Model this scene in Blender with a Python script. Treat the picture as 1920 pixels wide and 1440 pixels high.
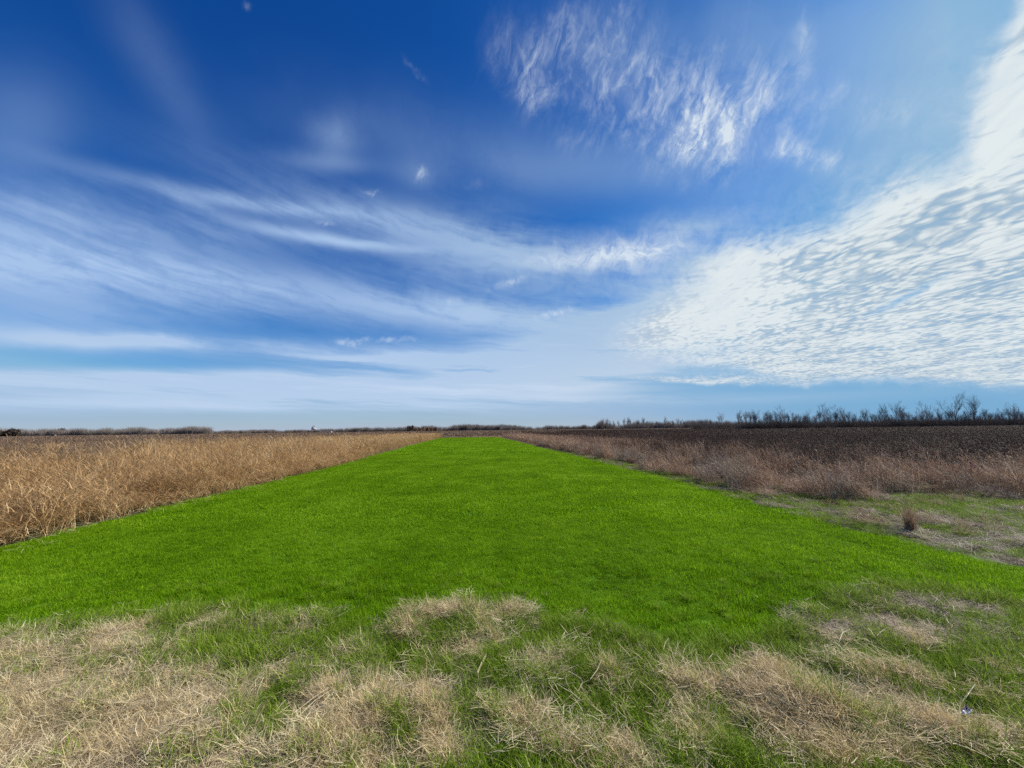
import bpy, math, random
import numpy as np
from mathutils import Matrix, Vector

R = math.radians
rng = np.random.default_rng(7)
random.seed(7)
scn = bpy.context.scene
for o in list(bpy.data.objects):
    bpy.data.objects.remove(o)

# ------------------------------------------------------------------ camera
CAM_H = 2.4
PITCH, ROLL = R(6.7), R(0.72)
FPX = 723.0                                   # focal length in photo pixels (1920 wide)
cd = bpy.data.cameras.new('camera')
cam = bpy.data.objects.new('camera', cd)
scn.collection.objects.link(cam)
cd.sensor_width = 36.0
cd.lens = 36.0 * FPX / 1920.0
cd.clip_start, cd.clip_end = 0.05, 20000
CAMROT = Matrix.Rotation(R(90) + PITCH, 4, 'X') @ Matrix.Rotation(-ROLL, 4, 'Z')
cam.matrix_world = Matrix.Translation((0, 0, CAM_H)) @ CAMROT
scn.camera = cam

def ray(px, py):
    v = CAMROT.to_3x3() @ Vector(((px - 960) / FPX, (720 - py) / FPX, -1.0))
    return v.normalized()

def gnd(px, py, z=0.0):
    """the point of the level z that the photo shows at this pixel"""
    v = ray(px, py)
    t = (z - CAM_H) / v.z
    return (v.x * t, v.y * t)

def at_depth(px, depth):
    """the point of the ground straight under a photo column, this far ahead"""
    y = 805 - (px - 960) * 0.0126
    v = ray(px, y)
    return (v.x / v.y * depth, depth)

# ------------------------------------------------------------------ light
SUN_AZ, SUN_EL = R(72), R(38)                 # azimuth clockwise from the view direction (+Y)
SKY_STR = 0.10
EXPO = 0.58
sl = bpy.data.lights.new('sun', 'SUN')
sl.energy = 5.0
sl.angle = R(0.53)
sl.color = (1.0, 0.95, 0.86)
sun = bpy.data.objects.new('sun', sl)
scn.collection.objects.link(sun)
sdir = Vector((math.sin(SUN_AZ) * math.cos(SUN_EL), math.cos(SUN_AZ) * math.cos(SUN_EL), math.sin(SUN_EL)))
sun.rotation_euler = sdir.to_track_quat('Z', 'Y').to_euler()
scn.view_settings.view_transform = 'Standard'
scn.view_settings.look = 'None'
scn.view_settings.exposure = EXPO
scn.view_settings.gamma = 1.0
scn.view_settings.use_curve_mapping = False
cy = scn.cycles
cy.max_bounces = 4; cy.diffuse_bounces = 2; cy.glossy_bounces = 1; cy.transmission_bounces = 3; cy.transparent_max_bounces = 4; cy.volume_bounces = 0
cy.use_adaptive_sampling = True; cy.adaptive_threshold = 0.012; cy.adaptive_min_samples = 12
cy.use_denoising = False

# ------------------------------------------------------------------ node helper
class S:
    """a node socket one can compute with"""
    def __init__(s, nt, sock): s.nt, s.k = nt, sock
    def _m(s, op, *a, clamp=False):
        n = s.nt.nodes.new('ShaderNodeMath'); n.operation = op; n.use_clamp = clamp
        for i, v in enumerate((s,) + a):
            if isinstance(v, S): s.nt.links.new(v.k, n.inputs[i])
            else: n.inputs[i].default_value = v
        return S(s.nt, n.outputs[0])
    def __add__(s, o): return s._m('ADD', o)
    __radd__ = __add__
    def __sub__(s, o): return s._m('SUBTRACT', o)
    def __rsub__(s, o): return (s * -1.0) + o
    def __mul__(s, o): return s._m('MULTIPLY', o)
    __rmul__ = __mul__
    def __truediv__(s, o): return s._m('DIVIDE', o)
    def clamp(s): return s._m('ADD', 0.0, clamp=True)
    def pow(s, o): return s._m('POWER', o)
    def max(s, o): return s._m('MAXIMUM', o)
    def min(s, o): return s._m('MINIMUM', o)
    def smooth(s, a, b, lo=0.0, hi=1.0):
        n = s.nt.nodes.new('ShaderNodeMapRange'); n.interpolation_type = 'SMOOTHSTEP'
        s.nt.links.new(s.k, n.inputs['Value'])
        n.inputs['From Min'].default_value = a; n.inputs['From Max'].default_value = b
        n.inputs['To Min'].default_value = lo; n.inputs['To Max'].default_value = hi
        return S(s.nt, n.outputs['Result'])

def N(nt, typ, **kw):
    n = nt.nodes.new(typ)
    for k, v in kw.items(): setattr(n, k, v)
    return n

def vec(nt, x, y, z=0.0):
    n = nt.nodes.new('ShaderNodeCombineXYZ')
    for i, v in enumerate((x, y, z)):
        if isinstance(v, S): nt.links.new(v.k, n.inputs[i])
        else: n.inputs[i].default_value = v
    return n.outputs[0]

def noise(nt, v, scale, detail=4, rough=0.55, dist=0.0, lac=2.0, out='Fac'):
    n = nt.nodes.new('ShaderNodeTexNoise')
    if v is not None: nt.links.new(v, n.inputs['Vector'])
    n.inputs['Scale'].default_value = scale; n.inputs['Detail'].default_value = detail
    n.inputs['Roughness'].default_value = rough; n.inputs['Distortion'].default_value = dist
    n.inputs['Lacunarity'].default_value = lac
    return S(nt, n.outputs[0]) if out == 'Fac' else n.outputs[1]

def mixc(nt, fac, a, b, mode='MIX'):
    n = nt.nodes.new('ShaderNodeMix'); n.data_type = 'RGBA'; n.blend_type = mode
    for sock, v in ((n.inputs[0], fac), (n.inputs[6], a), (n.inputs[7], b)):
        if isinstance(v, S): nt.links.new(v.k, sock)
        elif isinstance(v, bpy.types.NodeSocket): nt.links.new(v, sock)
        elif isinstance(v, (int, float)): sock.default_value = v
        else: sock.default_value = (*v, 1.0)
    return n.outputs[2]

# ------------------------------------------------------------------ sky
W = bpy.data.worlds.new('World'); scn.world = W; W.use_nodes = True
nt = W.node_tree; nt.nodes.clear()
tc = N(nt, 'ShaderNodeTexCoord')
sep = N(nt, 'ShaderNodeSeparateXYZ'); nt.links.new(tc.outputs['Generated'], sep.inputs[0])
DX, DY, DZ = (S(nt, sep.outputs[i]) for i in range(3))
AZ = DX._m('ARCTAN2', DY)
EL = DZ._m('ARCSINE')
sky = N(nt, 'ShaderNodeTexSky'); sky.sky_type = 'NISHITA'
sky.sun_disc = False
sky.sun_elevation = SUN_EL; sky.sun_rotation = SUN_AZ
sky.altitude = 0; sky.air_density = 1.0; sky.dust_density = 0.5; sky.ozone_density = 2.5

def azel(px, py):
    v = ray(px, py)
    return np.array([math.atan2(v.x, v.y), math.asin(v.z)])

# ragged coordinates: the directions pushed about by noise, in two sizes
dvec = vec(nt, DX, DY, DZ)
def warp(amp, scale, detail, seed, aniso=(1.0, 1.0)):
    mv = vec(nt, AZ * aniso[0] + seed, EL * aniso[1] + seed * 0.37, seed)
    c = noise(nt, mv, scale, detail, 0.6, out='Color')
    s2 = N(nt, 'ShaderNodeSeparateColor'); nt.links.new(c, s2.inputs[0])
    return (S(nt, s2.outputs[0]) - 0.5) * amp, (S(nt, s2.outputs[1]) - 0.5) * amp
wx1, wy1 = warp(0.30, 2.6, 4, 3.1, (1.0, 1.6))
AZw, ELw = AZ + wx1, EL + wy1 * 0.55
wx2, wy2 = warp(0.10, 9.0, 3, 8.7)
AZv, ELv = AZ + wx2, EL + wy2
wx3, wy3 = warp(0.035, 45.0, 2, 12.3)

def total(lst, coords=None):
    """the sum of soft elliptical patches of cloud: (column, row, half widths, turn, weight) about directions of the sky"""
    X, Y = coords or (AZw, ELw)
    acc = None
    for (px, py, ax, ay, ang, w) in lst:
        c = azel(px, py); t = R(ang)
        e1 = (azel(px + ax * math.cos(t) * .2, py - ax * math.sin(t) * .2) - c) * 5
        e2 = (azel(px - ay * math.sin(t) * .2, py - ay * math.cos(t) * .2) - c) * 5
        U, sg, _ = np.linalg.svd(np.stack([e1, e2], 1))
        v = vec(nt, X, Y, 0.0 if acc is None else S(nt, acc))      # the sum rides along in z, scaled to nothing: keeps the patches in order
        m = nt.nodes.new('ShaderNodeMapping'); m.vector_type = 'TEXTURE'; nt.links.new(v, m.inputs[0])
        m.inputs['Location'].default_value = (float(c[0]), float(c[1]), 0)
        m.inputs['Rotation'].default_value = (0, 0, math.atan2(U[1, 0], U[0, 0])); m.inputs['Scale'].default_value = (float(sg[0]), float(sg[1]), 1e5)
        d = nt.nodes.new('ShaderNodeVectorMath'); d.operation = 'DOT_PRODUCT'
        nt.links.new(m.outputs[0], d.inputs[0]); nt.links.new(m.outputs[0], d.inputs[1])
        p = nt.nodes.new('ShaderNodeMath'); p.operation = 'POWER'; p.inputs[0].default_value = math.exp(-1); nt.links.new(d.outputs['Value'], p.inputs[1])
        q = nt.nodes.new('ShaderNodeMath'); q.operation = 'MULTIPLY_ADD'; nt.links.new(p.outputs[0], q.inputs[0]); q.inputs[1].default_value = w; q.inputs[2].default_value = 0.0
        if acc is not None: nt.links.new(acc, q.inputs[2])
        acc = q.outputs[0]
    return S(nt, acc)

# a level cloud sheet high above: where the view direction meets it
inv = 1.0 / 1.0
zz = DZ.max(0.0) + 0.035
PX, PY = DX / zz, DY / zz
pv = vec(nt, PX, PY, 0.0)
# drawn-out fibres, along the wind of the high cirrus
def fibre(ang, sc_along, sc_across, seed, detail=4, rough=0.62, dist=0.3, X=None, Y=None):
    X = AZ if X is None else X; Y = EL if Y is None else Y
    t = R(ang); u = X * math.cos(t) + Y * math.sin(t); v = X * (-math.sin(t)) + Y * math.cos(t)
    return noise(nt, vec(nt, u * sc_along + seed, v * sc_across, seed * 1.7), 1.0, detail, rough, dist)

X1, Y1 = AZ + wx1 * .25, EL + wy1 * .10 + wy2 * .15
X2, Y2 = AZ + wx2, EL + wy2
X3, Y3 = AZ + wx2 * .5, EL + wy2 * .22
f_low = fibre(-2, 1.8, 26.0, 2.0, X=X3, Y=Y3)     # level streaks low in the left sky
f_mid = fibre(-9, 2.2, 14.0, 5.0, X=X3, Y=Y3)
f_wisp = fibre(50, 9.0, 15.0, 9.0, detail=5, rough=0.66, X=AZ + wx2 * .25, Y=EL + wy2 * .25)
f_hair = fibre(52, 15.0, 44.0, 3.0, detail=4, rough=0.68, dist=.5, X=AZ + wx2 * .5, Y=EL + wy2 * .5)
f_curl = noise(nt, vec(nt, X2 + 1.3, Y2, 6.0), 19.0, 4, 0.70, .6)
f_fine = noise(nt, vec(nt, X2 + 4.0, Y2, 1.0), 26.0, 4, 0.68, 0.3)
f_big = noise(nt, vec(nt, X3 + 9.0, EL * 1.6, 2.0), 3.0, 2, 0.55, 0.4)

veil = total([
    (60, 500, 330, 50, -6, .70), (330, 540, 330, 50, -7, .54), (100, 590, 300, 40, -4, .34), (640, 560, 320, 50, -8, .42), (880, 590, 160, 30, -6, .60),
    (480, 383, 220, 14, -8, .50), (760, 420, 260, 34, -9, .40), (330, 430, 300, 46, -4, .30), (650, 455, 200, 10, -8, .3), (620, 452, 120, 12, -10, .34),
    (60, 400, 180, 60, 0, .30), (900, 480, 260, 50, -10, .30), (150, 640, 380, 18, -2, .60), (470, 650, 300, 14, -2, .62), (740, 660, 160, 9, 0, .35),
    (1010, 520, 260, 70, 0, .38), (1120, 612, 190, 50, 14, .62), (1270, 590, 140, 60, 20, .8), (1330, 500, 90, 70, 0, .6), (960, 440, 120, 50, -20, .2), (1270, 430, 90, 26, 0, .35), (350, 375, 60, 9, -20, .35)], (X1, Y1))
low = total([
    (120, 712, 380, 20, -2, .85), (450, 722, 330, 26, -2, .80), (150, 756, 400, 16, 0, .55), (700, 735, 380, 36, 0, .80),
    (980, 690, 300, 46, 4, 1.1), (1150, 655, 200, 60, 16, 1.0), (1230, 610, 120, 40, 20, .6), (1000, 752, 420, 9, 0, .35), (740, 674, 220, 9, 0, .75), (620, 765, 420, 10, 0, .5)], (AZ + wx1 * .3, EL + wy1 * .05 + wy2 * .06))
low = low * (1.0 - total([(240, 681, 300, 15, -1, .9)], (AZ + wx1 * .2, EL + wy2 * .08)).clamp())
veil = veil * (1.0 - total([(240, 681, 330, 17, -1, .95)], (AZ + wx1 * .2, EL + wy2 * .08)).clamp())
faint = total([
    (300, 130, 45, 190, 32, .12), (20, 240, 120, 110, 0, .20), (640, 262, 50, 46, 20, .30), (620, 312, 90, 18, -5, .24), (790, 330, 50, 30, 0, .2),
    (850, 270, 240, 80, -5, .13), (1050, 320, 230, 50, 0, .24), (480, 250, 200, 70, 0, .03),
    (1680, 240, 220, 150, 0, .44), (1550, 60, 380, 110, 0, .24), (1800, 90, 150, 170, 0, .22), (1400, 350, 300, 60, 0, .20), (1250, 90, 200, 70, 0, .12)], (X1, Y1))
wisp = total([
    (1005, 150, 34, 62, 0, .85), (945, 95, 34, 50, 0, .42), (1060, 70, 50, 50, 20, .45), (1110, 110, 66, 70, 20, .60), (1210, 185, 90, 75, 0, .85),
    (1290, 245, 80, 60, 40, .85), (1375, 205, 60, 90, 0, 1.0), (1430, 235, 60, 60, 0, .75), (1300, 290, 60, 36, 40, .8), (1340, 265, 60, 50, 0, .5), (1525, 292, 60, 22, -14, 1.1), (1450, 285, 60, 14, 8, .6),
    (1500, 90, 22, 60, 0, .5), (1480, 160, 40, 50, 0, .4), (1560, 190, 70, 50, 0, .42), (1690, 215, 50, 44, 0, .5), (1090, 268, 44, 24, 0, .42), (1150, 20, 40, 40, 0, .3), (1160, 150, 120, 80, 0, .3), (1330, 230, 150, 90, 0, .3)], (AZ + wx2 * .55, EL + wy2 * .55))
puffs = total([
    (697, 361, 18, 6, 0, .6), (610, 419, 19, 6, -5, .8), (790, 326, 15, 10, 50, .6), (792, 330, 26, 26, 0, .2), (780, 133, 26, 7, -48, .5),
    (466, 13, 10, 9, 0, .35), (1040, 588, 40, 8, 12, 1.1), (955, 530, 44, 9, 20, .75), (845, 564, 22, 8, 10, .6),
    (655, 643, 30, 7, -5, .8), (730, 637, 60, 5, 0, .8), (890, 345, 22, 14, 0, .28), (850, 600, 30, 8, 0, .3)], (AZ + wx2 * .30 + wx3 * .5, EL + wy2 * .22 + wy3 * .5))
plume = total([(1150, 478, 100, 26, 4, 1.1), (1060, 495, 80, 14, 0, .6), (1235, 465, 60, 36, 20, .45)], (AZ + wx2 * .8, EL + wy2 * .5))

# mackerel sky to the right: cells of a level sheet, seen in perspective
deck_m = total([
    (1400, 500, 80, 50, 0, .9), (1560, 510, 170, 90, 12, 1.2), (1300, 560, 110, 50, 30, .5), (1240, 620, 110, 40, 20, .45), (1720, 450, 120, 90, 20, 1.3), (1850, 470, 170, 120, 10, 1.6), (1760, 620, 320, 70, 3, 1.4),
    (1400, 620, 200, 56, 6, 1.1), (1560, 690, 330, 24, 0, 1.0), (1300, 714, 150, 6, 0, .8), (1880, 280, 70, 130, 0, 1.3),
    (1935, 130, 50, 130, -14, 1.5), (1800, 680, 300, 22, 0, .9), (2100, 300, 180, 500, 0, 1.5)], (AZ + wx2 * .5 + wx1 * .16, EL + wy2 * .6))
deck_m = deck_m - total([(1690, 556, 110, 18, 27, 1.2), (1800, 500, 90, 12, 27, .9), (1560, 600, 60, 8, 15, .5), (1905, 330, 40, 22, 20, .9), (1330, 694, 120, 8, -5, .3)], (AZ + wx2 * .6, EL + wy2 * .6))
warpc = noise(nt, pv, 3.0, 2, 0.6, out='Color')
vm = N(nt, 'ShaderNodeVectorMath', operation='MULTIPLY_ADD'); nt.links.new(warpc, vm.inputs[0])
vm.inputs[1].default_value = (0.22, 0.22, 0.0); nt.links.new(pv, vm.inputs[2])
rot = N(nt, 'ShaderNodeMapping'); nt.links.new(vm.outputs[0], rot.inputs[0]); rot.inputs['Rotation'].default_value = (0, 0, R(18)); rot.inputs['Scale'].default_value = (1.2, 0.85, 1)
vo = N(nt, 'ShaderNodeTexVoronoi', feature='SMOOTH_F1'); vo.inputs['Scale'].default_value = 17.0
vo.inputs['Smoothness'].default_value = 0.35; vo.inputs['Detail'].default_value = 0.0; nt.links.new(rot.outputs[0], vo.inputs['Vector'])
cell = S(nt, vo.outputs['Distance'])
cn = noise(nt, rot.outputs[0], 17.0, 4, 0.60, 0.4)
big = noise(nt, rot.outputs[0], 2.2, 2, 0.55, 0.2)
cells = ((0.50 - cell) * 1.2 + (cn - 0.5) * 1.9 + (big - 0.5) * 2.0 + 0.62)
cells_d = cells.smooth(-0.15, 0.85)
deck = (deck_m + (cn - .5) * .5 + (f_fine - .5) * .5).smooth(0.12, 1.15)
ripple = fibre(28, 3.0, 46.0, 12.0, detail=4, dist=.2, X=X3, Y=Y3)
smooth_part = total([(1370, 480, 70, 55, 0, 1.0), (1320, 570, 140, 60, 14, 1.0), (1900, 190, 100, 150, 0, .95), (1820, 280, 60, 60, 0, .6)], (AZ + wx2 * .6, EL + wy2 * .6)).clamp()
deck_d = deck * ((cells_d * 0.52 + 0.46) * (1.0 - smooth_part * 0.8) + smooth_part * 0.8 * ((ripple - .5) * .9 + .92))
feather = ((deck_m.smooth(0.02, 0.7) + total([(1420, 400, 160, 40, 12, .5), (1640, 330, 120, 50, 20, .45), (1780, 180, 60, 120, 0, .4), (1230, 520, 120, 60, 10, .5)], (X2, Y2))) * ((f_curl - .3) * 1.2 + (f_fine - .4)).clamp() * .55)

dens = (veil * ((f_mid - .5) * 2.8 + (f_fine - .5) * .5 + .80).clamp() * 1.15
        + low * ((f_low - .5) * 3.6 + .85).clamp() * 1.1
        + faint * ((f_big - .5) * 2.0 + f_fine * .4 + .75).clamp())
wispd = wisp * .80 * (((f_wisp - 0.46) * 3.4 + .25).clamp() * ((f_hair - .36) * 2.4 + (f_curl - .45) * 1.6).clamp() * 1.25 + (f_curl - .38).clamp() * .55 + .10)
puffd = (puffs * ((f_fine - .5) * 2.0 + (f_hair - .5) * 1.6 + .62).clamp()).smooth(0.0, 1.2) * .85 + plume * ((f_fine - .3) * 1.6 + (f_curl - .4) * 1.8 + .15).clamp()
soft = dens.clamp()
hard = (wispd + puffd + feather + low * (f_low - .54).clamp() * 3.0 + veil * ((f_mid - .56) * 1.6).clamp() * (f_hair + .3)).clamp()

# colours of the clear sky and the cloud, in radiance
hz = EL.max(0.0)
K = 1.0 / SKY_STR / 2 ** EXPO
sc3 = N(nt, 'ShaderNodeSeparateColor'); nt.links.new(sky.outputs[0], sc3.inputs[0])
def chan(i, a_, g_, cap): return ((S(nt, sc3.outputs[i]) * SKY_STR).pow(g_) * a_).min(cap) * K
base = vec(nt, chan(0, 1.25, 2.2, .17), chan(1, 1.14, 1.43, .42), chan(2, 1.28, 1.07, .70))
sunv = N(nt, 'ShaderNodeVectorMath', operation='DOT_PRODUCT'); nt.links.new(tc.outputs['Generated'], sunv.inputs[0]); sunv.inputs[1].default_value = sdir
near_sun = S(nt, sunv.outputs['Value']).smooth(0.0, 1.0)
veil_c = mixc(nt, near_sun, (0.38 * K, 0.545 * K, 0.82 * K), (0.38 * K, 0.54 * K, 0.70 * K))
haze_c = mixc(nt, near_sun.smooth(.35, .85), (0.48 * K, 0.54 * K, 0.67 * K), (0.22 * K, 0.42 * K, 0.62 * K))
low_c = mixc(nt, near_sun, (0.47 * K, 0.62 * K, 0.82 * K), (0.60 * K, 0.70 * K, 0.80 * K))
hard_c = mixc(nt, near_sun, (0.58 * K, 0.70 * K, 0.89 * K), (0.68 * K, 0.77 * K, 0.86 * K))
shade_c = mixc(nt, near_sun, (0.42 * K, 0.52 * K, 0.67 * K), (0.36 * K, 0.46 * K, 0.55 * K))
lit_c = mixc(nt, near_sun, (0.70 * K, 0.76 * K, 0.83 * K), (0.76 * K, 0.83 * K, 0.85 * K))
deck_c = mixc(nt, ((cells + (f_big - .5) * 1.2).smooth(-0.15, 1.10) + smooth_part * .7 * ripple.smooth(.3, .6, .75, 1.0)).clamp(), shade_c, lit_c)
horizon = (hz * -13.0)._m('EXPONENT') * 0.85
c = mixc(nt, horizon, base, haze_c)
c = mixc(nt, soft, c, mixc(nt, EL.smooth(.05, .28), low_c, veil_c))
c = mixc(nt, hard, c, hard_c)
c = mixc(nt, deck_d.clamp(), c, deck_c)
bg = N(nt, 'ShaderNodeBackground'); bg.inputs['Strength'].default_value = SKY_STR
nt.links.new(c, bg.inputs['Color'])
wo = N(nt, 'ShaderNodeOutputWorld'); nt.links.new(bg.outputs[0], wo.inputs['Surface'])
W.cycles.sampling_method = 'MANUAL'; W.cycles.sample_map_resolution = 512

# ------------------------------------------------------------------ numpy noise on the plane
_tab = np.random.default_rng(99).random((256, 256))
def vnoise(x, y, s=1.0, seed=0):
    x = np.asarray(x) * s + seed * 17.3; y = np.asarray(y) * s + seed * 9.1
    xi, yi = np.floor(x).astype(int), np.floor(y).astype(int)
    fx, fy = x - xi, y - yi; fx = fx * fx * (3 - 2 * fx); fy = fy * fy * (3 - 2 * fy)
    g = lambda a, b: _tab[a & 255, b & 255]
    return (g(xi, yi) * (1 - fx) + g(xi + 1, yi) * fx) * (1 - fy) + (g(xi, yi + 1) * (1 - fx) + g(xi + 1, yi + 1) * fx) * fy
def fbm(x, y, s=1.0, seed=0, o=4):
    return sum(vnoise(x, y, s * 2 ** i, seed + i) * .5 ** i for i in range(o)) / sum(.5 ** i for i in range(o))

# ------------------------------------------------------------------ the lie of the land
# tussocks of dry grass in the foreground: photo place, half width, half depth in pixels, strength, height
TUS = [(40,1225,90,16,.8,.05),(10,1300,120,50,.9,.06),(90,1350,150,30,.8,.08),(60,1425,140,30,.9,.08),(190,1195,36,10,.9,.10),(150,1235,70,16,.8,.08),
 (250,1225,50,10,.7,.08),(340,1225,40,10,.5,.06),(400,1172,44,9,.8,.12),(290,1180,30,6,.6,.06),(330,1200,32,7,.5,.05),(230,1330,120,26,.75,.06),(230,1275,120,18,.5,.05),
 (350,1270,60,14,.7,.08),(420,1330,70,22,.7,.06),(300,1400,80,24,.8,.08),(400,1380,60,26,.8,.08),(440,1300,40,20,.4,.05),(540,1175,30,6,.5,.05),
 (655,1225,40,10,.9,.13),(620,1280,50,12,.5,.08),(590,1310,44,22,.7,.10),(570,1260,36,8,.4,.05),(600,1400,70,30,.9,.16),(520,1430,60,18,.8,.12),
 (700,1350,46,26,.8,.14),(720,1300,70,12,.45,.08),(800,1160,48,12,1.,.20),(770,1185,40,10,.7,.12),(880,1160,40,10,.9,.17),(970,1160,30,9,.9,.18),(900,1175,40,10,.8,.12),
 (770,1200,46,10,.6,.10),(860,1205,20,8,.4,.08),(920,1205,22,10,.8,.12),(880,1235,60,18,.75,.16),(850,1270,40,10,.5,.08),(800,1315,22,24,1.,.22),(815,1370,26,34,1.,.26),(840,1425,40,22,1.,.22),
 (910,1300,40,12,.7,.10),(960,1350,46,28,.95,.20),(1000,1390,34,20,.7,.14),(1060,1240,34,16,.8,.12),(1020,1270,40,18,.7,.10),(1010,1300,30,12,.6,.10),(1100,1170,18,7,.6,.08),
 (1140,1275,44,12,.7,.12),(1070,1400,36,26,.85,.18),(1150,1400,40,24,.7,.12),(1180,1430,40,18,.8,.12),(1245,1300,40,18,.7,.16),(1310,1310,40,20,.9,.22),(1290,1345,30,16,.6,.14),
 (1290,1400,50,22,.5,.10),(1400,1320,34,20,.9,.24),(1450,1290,55,28,1.,.30),(1500,1340,60,32,1.,.34),(1440,1370,50,24,.8,.22),(1560,1360,50,26,.8,.22),(1580,1260,30,12,.8,.20),
 (1640,1280,46,20,.9,.26),(1720,1280,44,16,.85,.20),(1700,1320,60,16,.6,.14),(1870,1265,44,14,.8,.16),(1860,1310,60,12,.7,.12),(1740,1375,60,20,.6,.14),(1840,1400,90,26,.85,.18),
 (1650,1425,100,16,.9,.16),(1520,1430,80,14,.8,.14),(1390,1430,60,14,.4,.10),(1560,1205,40,10,.6,.10),(1720,1212,34,12,.8,.14),(1240,1265,40,8,.4,.06)]
def ell(px, py, a, b):
    c = gnd(px, py); e = gnd(px + a, py); f = gnd(px, py + b)
    return c[0], c[1], abs(e[0] - c[0]) + 1e-3, abs(f[1] - c[1]) + 1e-3
TE = [(*ell(p[0], p[1], p[2], p[3]), p[4], p[5]) for p in TUS]
# mats of dead grey-brown stalks at the right
MAT = [(1600,1185,90,24,.9,.03),(1680,1175,60,30,.8,.03),(1700,1130,130,16,.9,.03),(1850,1150,90,20,.8,.03),(1830,1190,110,28,.75,.03),(1900,1220,60,22,.5,.03),(1520,1110,44,8,.6,.02),(1545,1185,40,20,.6,.02),(1370,1215,16,6,.8,.0),(1300,1260,40,10,.4,.0)]
ME = [(*ell(p[0], p[1], p[2], p[3]), p[4], p[5]) for p in MAT]
def esum(L, x, y, which):
    s = np.zeros_like(x)
    for (cx, cy, a, b, w, h) in L:
        q = ((x - cx) / a) ** 2 + ((y - cy) / b) ** 2
        s += np.exp(-q) * (w if which == 'w' else h)
    return s
def relief(x, y):
    x = np.asarray(x, float); y = np.asarray(y, float)
    near = np.clip((9.0 - y) / 4.0, 0, 1)
    z = (fbm(x, y, 1.1, 3, 3) - .5) * .09 * near + (fbm(x, y, 3.2, 13, 3) - .5) * .07 * np.clip((9 - y) / 3, .4, 1) * (y < 16) + (fbm(x, y, .35, 5, 2) - .5) * .10 * np.clip((14 - y) / 5, .25, 1)
    z += esum(TE, x, y, 'h') * .36
    return z * np.clip((60 - y) / 30, 0, 1)
def gz(x, y): return relief(x, y)

# outline of the sown green strip, in metres, from where it lies in the photo
LEFT_PX = [(-330, 1110), (-120, 1058), (30, 1018), (200, 980), (390, 933), (520, 902), (640, 872), (720, 849), (780, 832), (812, 823)]
RIGHT_PX = [(932, 819.5), (955, 824.5), (1000, 836), (1075, 855), (1156, 876), (1293, 910), (1420, 945), (1560, 985), (1700, 1013), (1920, 1062), (2100, 1100)]
LEFT = [gnd(*p) for p in LEFT_PX]; RIGHT = [gnd(*p) for p in RIGHT_PX]
LEFT[-1] = (LEFT[-1][0], 121.0); RIGHT[0] = (RIGHT[0][0], 121.0)
lx = np.array([p[0] for p in LEFT]); ly = np.array([p[1] for p in LEFT])
rx = np.array([p[0] for p in RIGHT])[::-1]; ry = np.array([p[1] for p in RIGHT])[::-1]
NEAR_PX = [(-600, 1215), (0, 1190), (150, 1168), (300, 1152), (450, 1140), (560, 1158), (700, 1178), (760, 1150), (850, 1132), (960, 1142), (1040, 1170), (1150, 1190), (1300, 1225), (1420, 1200), (1500, 1150), (1540, 1112), (1640, 1092), (1760, 1100), (1920, 1128), (2300, 1180)]
NEAR = [gnd(*p) for p in NEAR_PX]
nx_ = np.array([p[0] for p in NEAR]); ny_ = np.array([p[1] for p in NEAR])
def edge_l(y): return np.interp(y, ly, lx)
def edge_r(y): return np.interp(y, ry, rx)
def edge_n(x): return np.interp(x, nx_, ny_)
def wob(x, y): return (fbm(x, y, .8, 21, 3) - .5) * .9 + (fbm(x, y, .13, 31, 2) - .5) * .8

# right margin: where the rough low grass ends and the tall dry weeds begin
WEED_PX = [(936, 818.5), (1000, 833), (1075, 851), (1156, 870), (1293, 900), (1400, 925), (1480, 936), (1560, 932), (1640, 936), (1740, 937), (1830, 932), (1920, 935), (2200, 945)]
WE = [gnd(*p) for p in WEED_PX]
wex = np.array([p[0] for p in WE]); wey = np.array([p[1] for p in WE])
def weed_depth(x, y):
    """how far (about, in metres) a place lies beyond the near edge of the weeds"""
    # for the first part the edge runs forwards, then across
    o = np.argsort(wey[:7]); ex = np.interp(y, wey[:7][o], wex[:7][o])
    a = x - ex
    b = y - np.interp(x, wex[5:], wey[5:])
    return np.where(y > wey[6], np.where(x > wex[6], np.minimum(a, b), a), np.where(x > wex[6], b, -1.0))

# ------------------------------------------------------------------ object helpers
def link(o): scn.collection.objects.link(o); return o
def tag(o, label=None, cat=None, group=None, kind=None):
    if label: o['label'] = label
    if cat: o['category'] = cat
    if group: o['group'] = group
    if kind: o['kind'] = kind
    return o
def mesh_np(name, V, F, mat, tintv=None, smooth=False):
    me = bpy.data.meshes.new(name)
    me.from_pydata([tuple(v) for v in V] if not isinstance(V, np.ndarray) else V.tolist(), [], F if isinstance(F, list) else F.tolist())
    if mat: me.materials.append(mat)
    if tintv is not None:
        a = me.attributes.new('shade', 'FLOAT', 'POINT'); a.data.foreach_set('value', np.asarray(tintv, np.float32))
    if smooth: me.polygons.foreach_set('use_smooth', [True] * len(me.polygons))
    me.update()
    return me
def obj(name, me, parent=None):
    o = bpy.data.objects.new(name, me); link(o)
    if parent: o.parent = parent
    return o
def empty(name, loc, rz=0.0):
    o = bpy.data.objects.new(name, None); link(o); o.location = loc; o.rotation_euler = (0, 0, rz); o.empty_display_size = .3
    return o
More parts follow.
